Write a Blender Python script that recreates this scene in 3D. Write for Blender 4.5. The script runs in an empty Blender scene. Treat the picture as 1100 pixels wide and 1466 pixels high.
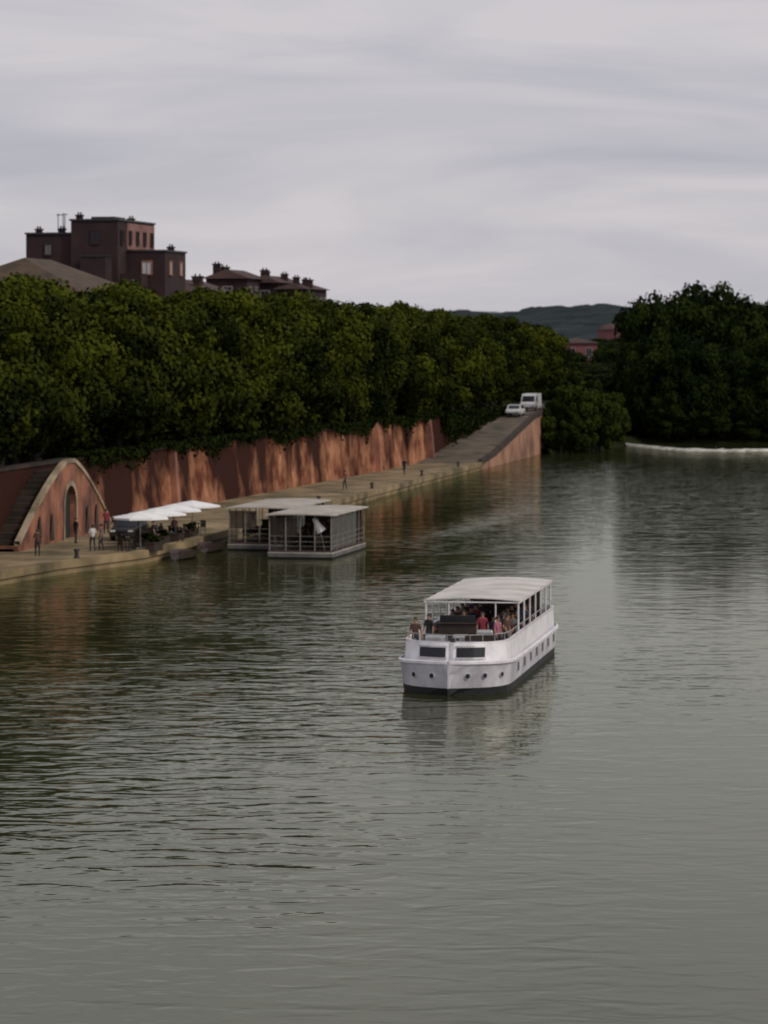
import bpy, math, random
import numpy as np
from mathutils import Vector, Matrix
random.seed(7)
R = math.radians
scene = bpy.context.scene
scene.view_settings.view_transform='Standard'
scene.view_settings.look='None'
scene.view_settings.exposure=0
COL = scene.collection

# ------------------------------------------------------------------ materials
def new_mat(name):
    m = bpy.data.materials.new(name); m.use_nodes = True
    nt = m.node_tree
    return m, nt, nt.nodes["Principled BSDF"]

def mat(name, c1, c2=None, scale=2.0, rough=0.8, bump=0.0, metal=0.0, stretch=(1,1,1), detail=4, contrast=(0.35,0.65), alpha=1.0, spec=0.5):
    m, nt, b = new_mat(name)
    b.inputs["Roughness"].default_value = rough
    b.inputs["Metallic"].default_value = metal
    b.inputs["Specular IOR Level"].default_value = spec
    if alpha < 1: b.inputs["Alpha"].default_value = alpha
    if c2 is None: c2 = tuple(x*0.72 for x in c1)
    tc = nt.nodes.new("ShaderNodeTexCoord"); mp = nt.nodes.new("ShaderNodeMapping")
    mp.inputs["Scale"].default_value = stretch
    nz = nt.nodes.new("ShaderNodeTexNoise"); nz.inputs["Scale"].default_value = scale; nz.inputs["Detail"].default_value = detail
    cr = nt.nodes.new("ShaderNodeValToRGB")
    cr.color_ramp.elements[0].position = contrast[0]; cr.color_ramp.elements[1].position = contrast[1]
    cr.color_ramp.elements[0].color = (*c2, 1); cr.color_ramp.elements[1].color = (*c1, 1)
    nt.links.new(tc.outputs["Object"], mp.inputs["Vector"]); nt.links.new(mp.outputs[0], nz.inputs["Vector"])
    nt.links.new(nz.outputs["Fac"], cr.inputs["Fac"]); nt.links.new(cr.outputs[0], b.inputs["Base Color"])
    if bump > 0:
        bp = nt.nodes.new("ShaderNodeBump"); bp.inputs["Strength"].default_value = bump; bp.inputs["Distance"].default_value = 0.1
        nt.links.new(nz.outputs["Fac"], bp.inputs["Height"]); nt.links.new(bp.outputs[0], b.inputs["Normal"])
    return m

M_WHITE = mat("white_paint", (0.82,0.80,0.83), (0.64,0.62,0.65), 1.5, 0.45)
M_HULL = mat("shaded_white_hull_paint", (0.66,0.64,0.69), (0.38,0.36,0.41), 0.9, 0.5, stretch=(1,1,.35), detail=7)  # white paint greyed to carry the shadow on the raked lower hull
M_BOOT = mat("dark_boot_paint", (0.018,0.018,0.022), None, 2, 0.6)
M_CANVAS = mat("canopy_canvas", (0.64,0.61,0.56), (0.46,0.44,0.40), 0.8, 0.8, 0.2)
M_PARASOL = mat("parasol_canvas", (0.9,0.9,0.9), (0.8,0.8,0.8), 1.0, 0.8)
M_GLASS = mat("dark_glass", (0.02,0.022,0.028), None, 1, 0.3, spec=0.3)
M_METAL = mat("painted_metal", (0.5,0.5,0.5), (0.35,0.35,0.35), 3, 0.4, 0, 0.5)
M_DARKMETAL = mat("dark_metal", (0.04,0.04,0.045), None, 3, 0.5, 0, 0.3)
M_DECK = mat("deck_boards", (0.08,0.045,0.04), (0.04,0.027,0.025), 3, 0.8, 0.2, stretch=(4,0.4,1))
M_REDSEAT = mat("red_seat", (0.10,0.022,0.036), None, 3, 0.7)
M_DARKWOOD = mat("dark_wood", (0.045,0.03,0.022), None, 3, 0.6)
M_BLACKRUB = mat("rubber", (0.02,0.02,0.02), None, 3, 0.9)
M_LAMP = mat("lamp_lens", (0.8,0.8,0.75), None, 3, 0.1)
M_STONE = mat("pale_stone", (0.42,0.33,0.23), (0.17,0.13,0.08), 0.6, 0.9, 0.4, detail=8)
M_DSTONE = mat("mossy_step_stone", (0.05,0.032,0.022), (0.02,0.015,0.010), 0.5, 0.9, 0.4)
M_QUAY = mat("quay_stone", (0.36,0.26,0.14), (0.085,0.07,0.032), 0.35, 0.95, 0.4, contrast=(0.33,0.68), detail=8)
M_ASPHALT = mat("asphalt", (0.17,0.13,0.09), (0.06,0.05,0.038), 0.35, 0.95, 0.2, detail=8)
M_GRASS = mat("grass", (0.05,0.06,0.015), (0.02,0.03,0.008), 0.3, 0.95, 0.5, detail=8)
M_BANK = mat("shaded_undergrowth", (0.022,0.027,0.010), (0.010,0.013,0.005), 0.6, 0.95, 0.8, detail=8, spec=0.05)  # mud and growth colour, with tree shade mixed into the dark tone
M_TILE = mat("roof_tile", (0.075,0.037,0.030), (0.035,0.021,0.02), 0.9, 0.9, 0.6, detail=8)
M_TAN = mat("tan_roof_tile", (0.085,0.050,0.026), (0.04,0.027,0.015), 0.9, 0.9, 0.6, detail=8)
M_BUILD = mat("dark_brick_facade", (0.042,0.017,0.019), (0.02,0.010,0.012), 0.5, 0.9, 0.2, detail=6)
M_BUILD2 = mat("pink_brick_facade", (0.38,0.165,0.105), (0.16,0.065,0.045), 0.45, 0.9, 0.2, detail=8)
M_RAMPW = mat("pale_pink_brick", (0.38,0.20,0.125), (0.16,0.08,0.052), 0.35, 0.9, 0.2, detail=8)
M_GABLE = mat("weathered_orange_brick", (0.36,0.145,0.08), (0.10,0.04,0.026), 0.5, 0.9, 0.3, detail=8)
M_LITSIDE = mat("lit_side_brick", (0.27,0.14,0.12), (0.17,0.085,0.075), 0.5, 0.9, 0.2, detail=6)  # lighter brick tone, sunlight on the right side painted in
M_RED = mat("far_red_brick", (0.22,0.075,0.08), (0.15,0.06,0.065), 0.3, 0.9)
M_FRAME = mat("window_frame", (0.28,0.25,0.24), None, 2, 0.6)
M_BARK = mat("bark", (0.04,0.032,0.025), (0.015,0.012,0.009), 2.0, 0.95, 0.6)
M_SKIN = mat("skin", (0.40,0.21,0.14), (0.31,0.16,0.10), 8, 0.6)
M_HAIR = mat("dark_hair", (0.03,0.02,0.015), None, 8, 0.7)
M_TROUSER = mat("dark_trousers", (0.03,0.035,0.05), None, 6, 0.9)
M_SHOE = mat("shoes", (0.03,0.03,0.03), None, 6, 0.6)
SHIRTS = [mat("shirt_cloth_%s"%n, c, None, 6, 0.9) for n, c in [("red",(0.24,0.03,0.05)),("navy",(0.03,0.04,0.09)),("white",(0.6,0.58,0.56)),
          ("black",(0.02,0.02,0.022)),("pink",(0.38,0.13,0.18)),("grey",(0.13,0.13,0.14)),("brown",(0.09,0.045,0.035))]]

def brick_mat():
    m, nt, b = new_mat("old_brick")
    b.inputs["Roughness"].default_value = 0.92
    b.inputs["Specular IOR Level"].default_value = 0.1
    N = nt.nodes.new; L = nt.links.new
    tc = N("ShaderNodeTexCoord")
    def noise(scale, st, detail=5, loc=(0,0,0)):
        mp = N("ShaderNodeMapping"); mp.inputs["Scale"].default_value = st; mp.inputs["Location"].default_value=loc
        nz = N("ShaderNodeTexNoise"); nz.inputs["Scale"].default_value = scale; nz.inputs["Detail"].default_value = detail; nz.inputs["Roughness"].default_value=.6
        L(tc.outputs["Object"], mp.inputs[0]); L(mp.outputs[0], nz.inputs["Vector"]); return nz
    n1 = noise(0.45, (1,1,1), 9)
    cr = N("ShaderNodeValToRGB"); e = cr.color_ramp.elements
    e[0].position=0.38; e[1].position=0.68; e[0].color=(0.13,0.042,0.024,1); e[1].color=(0.54,0.255,0.145,1)
    L(n1.outputs["Fac"], cr.inputs[0])
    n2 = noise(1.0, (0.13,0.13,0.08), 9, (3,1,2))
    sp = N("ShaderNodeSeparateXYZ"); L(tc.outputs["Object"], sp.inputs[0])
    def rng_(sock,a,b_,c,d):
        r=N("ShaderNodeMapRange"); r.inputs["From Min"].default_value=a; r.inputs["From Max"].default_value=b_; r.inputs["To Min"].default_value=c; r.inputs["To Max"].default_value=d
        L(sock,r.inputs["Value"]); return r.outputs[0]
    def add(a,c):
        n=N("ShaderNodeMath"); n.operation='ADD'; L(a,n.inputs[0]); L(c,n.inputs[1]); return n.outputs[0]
    v=add(n2.outputs["Fac"], rng_(sp.outputs["Z"],1.2,5.4,0.02,-0.09))  # stain noise, plus leaf shade painted as darkening towards the wall top
    v=add(v, rng_(sp.outputs["Y"],225,285,-0.13,0.0))  # near stretch darkened in the colour for the shade under the trees
    v=add(v, rng_(sp.outputs["Y"],366,378,0,-0.18))  # far end beside the ramp painted dark as tree shade too
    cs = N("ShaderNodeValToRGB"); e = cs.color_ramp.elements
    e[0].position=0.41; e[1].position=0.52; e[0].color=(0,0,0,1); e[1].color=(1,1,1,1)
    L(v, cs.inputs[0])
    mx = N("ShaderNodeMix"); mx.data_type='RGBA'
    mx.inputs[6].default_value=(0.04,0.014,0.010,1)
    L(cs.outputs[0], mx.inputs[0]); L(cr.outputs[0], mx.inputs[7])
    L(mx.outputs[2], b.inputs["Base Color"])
    bp = N("ShaderNodeBump"); bp.inputs["Strength"].default_value=0.5; bp.inputs["Distance"].default_value=0.08
    L(n1.outputs["Fac"], bp.inputs["Height"]); L(bp.outputs[0], b.inputs["Normal"])
    return m
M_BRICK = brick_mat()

def leaf_mat(name, dark, light, rnd=0.2):
    m, nt, b = new_mat(name)
    b.inputs["Roughness"].default_value = 0.8
    b.inputs["Specular IOR Level"].default_value = 0.04
    N = nt.nodes.new; L = nt.links.new
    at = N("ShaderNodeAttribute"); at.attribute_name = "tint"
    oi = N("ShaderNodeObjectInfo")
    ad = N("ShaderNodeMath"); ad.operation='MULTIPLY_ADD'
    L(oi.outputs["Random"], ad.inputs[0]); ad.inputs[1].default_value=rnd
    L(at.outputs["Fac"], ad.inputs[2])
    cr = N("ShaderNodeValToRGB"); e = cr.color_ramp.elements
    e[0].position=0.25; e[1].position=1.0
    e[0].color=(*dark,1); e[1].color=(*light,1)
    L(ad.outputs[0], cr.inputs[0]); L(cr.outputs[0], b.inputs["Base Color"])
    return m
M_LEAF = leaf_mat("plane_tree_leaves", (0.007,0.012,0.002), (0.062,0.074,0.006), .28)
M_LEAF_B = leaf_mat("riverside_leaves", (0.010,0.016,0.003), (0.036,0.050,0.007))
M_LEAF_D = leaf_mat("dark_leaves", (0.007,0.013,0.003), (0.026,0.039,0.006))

# ------------------------------------------------------------------ mesh builder
class MB:
    def __init__(s): s.v=[]; s.f=[]; s.m=[]
    def add(s, vs, fs, mi=0):
        o=len(s.v); s.v+= [tuple(p) for p in vs]
        for f in fs: s.f.append(tuple(i+o for i in f)); s.m.append(mi)
    def box(s, x0,x1,y0,y1,z0,z1, mi=0, rz=0):
        vs=[(x0,y0,z0),(x1,y0,z0),(x1,y1,z0),(x0,y1,z0),(x0,y0,z1),(x1,y0,z1),(x1,y1,z1),(x0,y1,z1)]
        if rz:
            cx,cy=(x0+x1)/2,(y0+y1)/2; c,sn=math.cos(rz),math.sin(rz)
            vs=[(cx+(x-cx)*c-(y-cy)*sn, cy+(x-cx)*sn+(y-cy)*c, z) for x,y,z in vs]
        s.add(vs,[(0,3,2,1),(4,5,6,7),(0,1,5,4),(1,2,6,5),(2,3,7,6),(3,0,4,7)],mi)
    def cyl(s,p0,p1,r0,r1=None,n=8,mi=0,caps=True):
        if r1 is None: r1=r0
        p0=Vector(p0);p1=Vector(p1);d=(p1-p0)
        if d.length<1e-6: return
        d.normalize(); a=d.orthogonal().normalized(); b=d.cross(a)
        vs=[]
        for p,r in((p0,r0),(p1,r1)):
            for i in range(n):
                t=2*math.pi*i/n; vs.append(p+a*math.cos(t)*r+b*math.sin(t)*r)
        fs=[(i,(i+1)%n,n+(i+1)%n,n+i) for i in range(n)]
        if caps: fs+=[tuple(range(n-1,-1,-1)),tuple(range(n,2*n))]
        s.add(vs,fs,mi)
    def loft(s, rings, mi=0, closed=False, mis=None):
        n=len(rings[0]); o=len(s.v)
        for r in rings: s.v+=[tuple(p) for p in r]
        for j in range(len(rings)-1):
            for i in range(n if closed else n-1):
                k=(i+1)%n
                s.f.append((o+j*n+i,o+j*n+k,o+(j+1)*n+k,o+(j+1)*n+i)); s.m.append(mis[j] if mis else mi)
    def ngon(s, pts, mi=0): s.add(pts,[tuple(range(len(pts)))],mi)
    def prism(s, poly, z0, z1, mi=0):
        n=len(poly)
        vs=[(x,y,z0) for x,y in poly]+[(x,y,z1) for x,y in poly]
        s.add(vs,[(i,(i+1)%n,n+(i+1)%n,n+i) for i in range(n)]+[tuple(range(n-1,-1,-1)),tuple(range(n,2*n))],mi)
    def obj(s,name,mats,parent=None,smooth=False,bevel=0):
        me=bpy.data.meshes.new(name); me.from_pydata(s.v,[],s.f); 
        for m in (mats if isinstance(mats,(list,tuple)) else [mats]): me.materials.append(m)
        me.polygons.foreach_set("material_index", s.m)
        if smooth: me.polygons.foreach_set("use_smooth",[True]*len(me.polygons))
        me.update()
        o=bpy.data.objects.new(name,me); COL.objects.link(o)
        if parent: o.parent=parent
        if bevel:
            md=o.modifiers.new("bevel",'BEVEL'); md.width=bevel; md.segments=2; md.limit_method='ANGLE'
        return o

def root(name,label,cat,loc=(0,0,0),rz=0,group=None):
    o=bpy.data.objects.new(name,None); COL.objects.link(o); o.empty_display_size=0.3
    o.location=loc; o.rotation_euler=(0,0,rz); o["label"]=label; o["category"]=cat
    if group:o["group"]=group
    return o
def tag(o,label,cat,group=None):
    o["label"]=label;o["category"]=cat
    if group:o["group"]=group
def structure(o): o["kind"]="structure"; return o
def copy_thing(src,loc,rz=0,scale=None):
    def rec(s,par):
        c=s.copy(); COL.objects.link(c)
        if par is not None:
            c.parent=par
        for ch in s.children: rec(ch,c)
        return c
    c=rec(src,None); c.location=loc; c.rotation_euler=(0,0,rz)
    if scale: c.scale=scale
    return c

def interp(pts,Y,k=0):
    ys=[p[1] for p in pts]; return float(np.interp(Y,ys,[p[k] for p in pts]))
EDGE=[(-31,150),(-29,165),(-22.3,194.5),(-19.7,203),(-15.3,213),(-13,224),(-10.2,242),(-1.8,292),(10.6,362.5),(19.2,410),(21,422)]
WALL=[(-34,150),(-31,170),(-27.5,196),(-25.5,212),(-21.5,240),(-13.9,279),(-3,330),(4.8,370),(14.2,410)]
eX=lambda Y:interp(EDGE,Y); wX=lambda Y:interp(WALL,Y)
wZ=lambda Y:float(np.interp(Y,[150,212,370,410],[5.8,5.7,5.4,5.3]))
QZ=0.7
rampZ=lambda Y:float(np.interp(Y,[150,362,372,404,411],[QZ,QZ,1.3,4.6,4.9]))

# ------------------------------------------------------------------ world
w=bpy.data.worlds.new("World"); scene.world=w; w.use_nodes=True
nt=w.node_tree; N=nt.nodes.new; L=nt.links.new
for n in list(nt.nodes): nt.nodes.remove(n)
out=N("ShaderNodeOutputWorld")
SUN_EL=R(38); SUN_AZ=math.atan2(0.8,-0.6)
sky=N("ShaderNodeTexSky"); sky.sky_type='NISHITA'; sky.sun_disc=False; sky.sun_elevation=SUN_EL; sky.sun_rotation=SUN_AZ
b1=N("ShaderNodeBackground"); b1.inputs[1].default_value=0.07; L(sky.outputs[0],b1.inputs[0])
tc=N("ShaderNodeTexCoord"); mp=N("ShaderNodeMapping"); mp.inputs["Scale"].default_value=(6,6,38); mp.inputs["Rotation"].default_value=(0,R(4),0)
mp.inputs["Location"].default_value=(1.3,0.4,0.75)
L(tc.outputs["Generated"],mp.inputs[0])
nz=N("ShaderNodeTexNoise"); nz.inputs["Scale"].default_value=1.0; nz.inputs["Detail"].default_value=7; nz.inputs["Roughness"].default_value=0.52; nz.inputs["Distortion"].default_value=0.6
L(mp.outputs[0],nz.inputs["Vector"])
cr=N("ShaderNodeValToRGB"); e=cr.color_ramp.elements
e[0].position=0.32;e[1].position=0.62;e[0].color=(0.44,0.445,0.51,1);e[1].color=(0.64,0.605,0.635,1)
L(nz.outputs["Fac"],cr.inputs[0])
b2=N("ShaderNodeBackground"); b2.inputs[1].default_value=1.0; L(cr.outputs[0],b2.inputs[0])
mx=N("ShaderNodeMixShader"); mx.inputs[0].default_value=0.92
L(b1.outputs[0],mx.inputs[1]);L(b2.outputs[0],mx.inputs[2]);L(mx.outputs[0],out.inputs[0])

sl=bpy.data.lights.new("sun",'SUN'); sl.energy=1.5; sl.angle=R(10); sl.color=(1.0,0.92,0.80)
so=bpy.data.objects.new("sun",sl); COL.objects.link(so)
sd=Vector((0.8*math.cos(SUN_EL),-0.6*math.cos(SUN_EL),math.sin(SUN_EL)))
so.rotation_euler=(-sd).to_track_quat('-Z','Y').to_euler(); so.location=(50,50,80)

# ------------------------------------------------------------------ camera
cd=bpy.data.cameras.new("camera"); co=bpy.data.objects.new("camera",cd); COL.objects.link(co)
co.location=(0,0,14.5); co.rotation_euler=(R(90),0,0)
cd.sensor_fit='VERTICAL'; cd.sensor_height=36; cd.lens=4800/1466*36; cd.shift_y=-253/1466
cd.clip_end=12000; cd.clip_start=1; scene.camera=co
# the phone's focus sits a little short of the subject, so distance is soft
cd.dof.use_dof=True; cd.dof.focus_distance=60; cd.dof.aperture_fstop=2.6

# ------------------------------------------------------------------ ground, water
b=MB(); b.ngon([(-6000,-500,-3),(6000,-500,-3),(6000,9000,-3),(-6000,9000,-3)]); structure(b.obj("ground",M_GRASS))
m,nt,bs=new_mat("river_water")
N=nt.nodes.new;L=nt.links.new
nt.nodes.remove(bs)
dif=N("ShaderNodeBsdfDiffuse"); dif.inputs[0].default_value=(0.030,0.034,0.013,1)
glo=N("ShaderNodeBsdfGlossy"); glo.inputs["Color"].default_value=(0.81,0.83,0.71,1); glo.inputs["Roughness"].default_value=0.06
fre=N("ShaderNodeFresnel"); fre.inputs[0].default_value=1.34
mxs=N("ShaderNodeMixShader"); mo=[n for n in nt.nodes if n.type=='OUTPUT_MATERIAL'][0]
L(fre.outputs[0],mxs.inputs[0]);L(dif.outputs[0],mxs.inputs[1]);L(glo.outputs[0],mxs.inputs[2]);L(mxs.outputs[0],mo.inputs[0])
tc=N("ShaderNodeTexCoord")
def wn(scale,st,detail,rot=0,dist=0.0):
    mp=N("ShaderNodeMapping");mp.inputs["Scale"].default_value=st;mp.inputs["Rotation"].default_value=(0,0,rot)
    z=N("ShaderNodeTexNoise");z.inputs["Scale"].default_value=scale;z.inputs["Detail"].default_value=detail;z.inputs["Distortion"].default_value=dist
    L(tc.outputs["Object"],mp.inputs[0]);L(mp.outputs[0],z.inputs["Vector"]);return z
def mth(op,a,bb=None,c=None):
    n=N("ShaderNodeMath");n.operation=op
    for i,x in enumerate((a,bb,c)):
        if x is None: continue
        if isinstance(x,(int,float)): n.inputs[i].default_value=x
        else: L(x,n.inputs[i])
    return n.outputs[0]
def mrange(sock,a,b_,c,d):
    n=N("ShaderNodeMapRange");n.inputs["From Min"].default_value=a;n.inputs["From Max"].default_value=b_;n.inputs["To Min"].default_value=c;n.inputs["To Max"].default_value=d
    L(sock,n.inputs["Value"]);return n.outputs[0]
na=wn(0.8,(0.6,1,1),1.5,R(10),0.7); nb=wn(2.4,(0.7,1,1),1.5,R(-14)); nc=wn(0.24,(.8,1,1),1,R(-25),.5)
nm=wn(0.04,(1,0.5,1),3)
sp=N("ShaderNodeSeparateXYZ");L(tc.outputs["Object"],sp.inputs[0])
# rougher toward the quay side where the boat's wash runs in
side=mrange(sp.outputs["X"],8,-3,0.28,1.0)
near=mrange(sp.outputs["Y"],76,110,0.32,1.0)
far=mrange(sp.outputs["Y"],150,195,1.0,0.6)
mr=mrange(nm.outputs["Fac"],0.40,0.60,0.4,1.3)
amp=mth('MULTIPLY',mth('MULTIPLY',mth('MULTIPLY',side,mr),near),far)
# disturbed water below the weir, out in the stream
wr=mth('MULTIPLY',mrange(sp.outputs["Y"],215,330,0,1),mrange(sp.outputs["X"],2,18,0,1.1))
# wash left by a passing boat farther up the river
dx=mth('DIVIDE',mth('SUBTRACT',mth('SUBTRACT',sp.outputs["X"],7.5),mth('MULTIPLY',mth('SUBTRACT',sp.outputs["Y"],262),0.17)),1.6)
dy=mth('DIVIDE',mth('SUBTRACT',sp.outputs["Y"],262),17)
wk=mth('EXPONENT',mth('MULTIPLY',mth('ADD',mth('MULTIPLY',dx,dx),mth('MULTIPLY',dy,dy)),-1.0))
amp=mth('ADD',mth('ADD',mth('ADD',amp,0.07),mth('MULTIPLY',wk,1.3)),wr)
h=mth('MULTIPLY',mth('ADD',mth('ADD',mth('MULTIPLY',na.outputs["Fac"],1.0),mth('MULTIPLY',nb.outputs["Fac"],0.2)),mth('MULTIPLY',nc.outputs["Fac"],0.6)),amp)
bp=N("ShaderNodeBump");bp.inputs["Strength"].default_value=1.0;bp.inputs["Distance"].default_value=0.10
L(h,bp.inputs["Height"])
for n_ in(dif,glo,fre): L(bp.outputs[0],n_.inputs["Normal"])
M_WATER=m
b=MB(); b.ngon([(-5000,-400,0),(5000,-400,0),(5000,8000,0),(-5000,8000,0)]); structure(b.obj("water",M_WATER))

# quay & ramp
ys=[150,165,180,194.5,203,208,213,224,242,260,279,292,310,330,350,362]
b=MB()
b.loft([[(eX(y),y,-2.5) for y in ys],[(eX(y),y,QZ) for y in ys],[(wX(y)-0.5,y,QZ) for y in ys]])
structure(b.obj("quay",M_QUAY))
b=MB()
for i in range(len(ys)-1):
    y0,y1=ys[i],ys[i+1]
    p=[(eX(y0)+.15,y0),(eX(y1)+.15,y1),(eX(y1)-.55,y1),(eX(y0)-.55,y0)]
    b.prism(p,QZ-0.35,QZ+0.12)
tag(b.obj("quay_coping",M_QUAY),"pale worn stone coping along the river edge of the quay","kerb")
ry=[362,367,372,376,383,390,397,404,408]
b=MB(); b.loft([[(eX(y)-.2,y,rampZ(y)) for y in ry],[(wX(y)-.4,y,rampZ(y)) for y in ry]]); structure(b.obj("road",M_ASPHALT))
b=MB()
ry2=ry+[412,422]
b.loft([[(eX(y)+.02,y,-2.5) for y in ry2],[(eX(y)+.02,y,(rampZ(y) if y<409 else 5.0)) for y in ry2]])
b.loft([[(21.02,422,-2.5),(34,466,-2.5)],[(21.02,422,5.0),(34,466,5.0)]])
rw=root("ramp_wall","pink brick retaining wall carrying the sloping quay road","wall")
b.obj("wall_face",M_RAMPW,rw)
b=MB()
yy=ry+[412,418,422]
for i in range(len(yy)-1):
    y0,y1=yy[i],yy[i+1]; z0,z1=(rampZ(y0) if y0<409 else 4.95),(rampZ(y1) if y1<409 else 4.95)
    vs=[(eX(y0)+.08,y0,z0-.2),(eX(y1)+.08,y1,z1-.2),(eX(y1)-.35,y1,z1-.2),(eX(y0)-.35,y0,z0-.2),
        (eX(y0)+.08,y0,z0+.4),(eX(y1)+.08,y1,z1+.4),(eX(y1)-.35,y1,z1+.4),(eX(y0)-.35,y0,z0+.4)]
    b.add(vs,[(0,3,2,1),(4,5,6,7),(0,1,5,4),(1,2,6,5),(2,3,7,6),(3,0,4,7)])
b.obj("parapet",M_DSTONE,rw)

# plateau
wy=[150,170,196,212,240,279,305,330,350,370,390,410]
b=MB()
b.loft([[(wX(y)-.3,y,wZ(y)-.45) for y in wy],[(-300,y,wZ(y)-.45) for y in wy]])
b.ngon([(-300,410,4.85),(12,410,4.85),(19,410,4.85),(21,422,4.85),(34,466,4.85),(42,560,4.85),(60,800,4.85),(-300,800,4.85)])
b.loft([[(34,466,4.85),(42,560,4.85),(60,800,4.85)],[(38,465,-1),(52,560,-1),(90,800,-1)]])
b.loft([[(20,409,.6),(25,424,.8),(30,440,.8),(35,460,.8)],[(20.6,408,-.6),(27.2,422,-.6),(32.6,438,-.6),(37.6,458,-.6)]])
b.ngon([(19,409,.6),(20,409,.6),(25,424,.8),(30,440,.8),(35,460,.8),(33,462,.8),(21,421,.7)])
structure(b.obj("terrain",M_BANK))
b=MB(); b.ngon([(13,408,4.92),(19,408,4.92),(20.8,422,4.9),(27,445,4.9),(30,465,4.9),(22,465,4.9),(15,425,4.9)]); structure(b.obj("pavement",M_ASPHALT))
b=MB(); b.ngon([(34,456,.5),(45,451,.5),(120,449,.5),(3000,450,.5),(3000,7000,.5),(-3000,7000,.5),(-3000,790,.5),(34,790,.5)])
b.loft([[(34,456,.5),(45,451,.5),(120,449,.5),(3000,450,.5)],[(33,454,-.6),(45,449,-.6),(120,447,-.6),(3000,447,-.6)]])
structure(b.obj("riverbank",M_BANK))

# hills
def hills(y0,depth,xs,hf,col,name):
    b=MB(); rings=[]
    for j in range(9):
        t=j/8; prof=math.sin(t*math.pi*0.5)
        rings.append([(x+random.uniform(-4,4),y0+depth*t,1+hf(x)*prof+random.uniform(0,2.2)*(t>0.1)) for x in xs])
    b.loft(rings); structure(b.obj(name,col,smooth=True))
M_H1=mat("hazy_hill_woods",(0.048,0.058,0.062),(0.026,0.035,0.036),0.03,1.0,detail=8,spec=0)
M_H2=mat("far_hill_woods",(0.13,0.15,0.17),(0.10,0.12,0.14),0.01,1.0,detail=6,spec=0)  # blue-grey aerial haze is mixed into both hill colours
hx=list(range(-700,1101,7))
ss_=lambda t:(lambda u:u*u*(3-2*u))(max(0,min(1,t)))
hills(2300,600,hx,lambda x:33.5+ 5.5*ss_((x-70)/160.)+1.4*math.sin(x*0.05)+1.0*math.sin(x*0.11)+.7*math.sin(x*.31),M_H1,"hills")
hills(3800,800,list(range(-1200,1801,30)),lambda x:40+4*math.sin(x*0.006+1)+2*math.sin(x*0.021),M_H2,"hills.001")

# ------------------------------------------------------------------ retaining wall
rw=root("retaining_wall","long stained orange brick embankment wall with painted shade below the trees","wall")
fy=list(np.arange(150,410.1,5))
b=MB()
b.loft([[(wX(y)+.35,y,0.3) for y in fy],[(wX(y),y,wZ(y)) for y in fy],[(wX(y)-.6,y,wZ(y)) for y in fy],[(wX(y)-.6,y,wZ(y)-1) for y in fy]])
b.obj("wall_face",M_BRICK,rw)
b=MB()
for i in range(len(fy)-1):
    y0,y1=fy[i],fy[i+1]; z0,z1=wZ(y0),wZ(y1)
    vs=[(wX(y0)+.12,y0,z0),(wX(y1)+.12,y1,z1),(wX(y1)-.7,y1,z1),(wX(y0)-.7,y0,z0)]
    vs+= [(x,y,z+.22) for x,y,z in vs]
    b.add(vs,[(4,5,6,7),(0,1,5,4),(2,3,7,6)])
b.obj("coping",M_DSTONE,rw)
for y,k in ((264,.9),(340,1.0),(357,.5),(369,1.2)):
    b=MB(); x=wX(y); z=wZ(y)
    b.add([(x-.2,y-.7,0.3),(x+.8*k,y-.8,0.3),(x+.95*k,y+.8,0.3),(x,y+1.0,0.3),(x-.2,y-.6,z+.35),(x+.35*k,y-.6,z+.35),(x+.45*k,y+.6,z+.35),(x,y+.6,z+.35)],
          [(0,3,2,1),(4,5,6,7),(0,1,5,4),(1,2,6,5),(2,3,7,6),(3,0,4,7)])
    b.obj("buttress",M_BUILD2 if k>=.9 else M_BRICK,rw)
def creeper():
    rng=np.random.default_rng(99); n=28000
    Y=np.concatenate([rng.uniform(236,408,n*2//3),rng.uniform(372,412,n-n*2//3)]); ph=np.sin(Y*.55)*.5+np.sin(Y*.23+1)*.6+np.sin(Y*1.7)*.3
    drop=np.abs(rng.normal(size=n))*(.4+.4*np.clip(ph,-1,1.4)+.8*(Y>376))
    X=np.array([wX(y) for y in Y]); Z=np.array([wZ(y) for y in Y])+.5-drop
    Z=np.maximum(Z,np.array([rampZ(y) for y in Y])+.1)
    P=np.stack([X+.1+rng.uniform(-.5,.55,n)+.6*(Y>376)*rng.random(n),Y,Z],1)
    nr=rng.normal(size=(n,3)); nr[:,0]+=1; nr/=np.linalg.norm(nr,axis=1)[:,None]
    a=np.cross(nr,rng.normal(size=(n,3))); a/=np.linalg.norm(a,axis=1)[:,None]; c=np.cross(nr,a); s=rng.uniform(.08,.2,n)[:,None]
    V=np.stack([P-a*s,P-c*s,P+a*s,P+c*s],1).reshape(-1,3)
    me=bpy.data.meshes.new("hanging_creeper"); me.from_pydata(V.tolist(),[],np.arange(n*4).reshape(-1,4).tolist())
    at=me.attributes.new("tint",'FLOAT','FACE'); at.data.foreach_set("value",rng.uniform(0,.5,n).astype(np.float32)); me.materials.append(M_LEAF_B)
    o=bpy.data.objects.new("hanging_creeper",me); COL.objects.link(o); o["kind"]="stuff"; tag(o,"green creeper leaves tumbling over the top of the brick wall","plant")
creeper()

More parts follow.
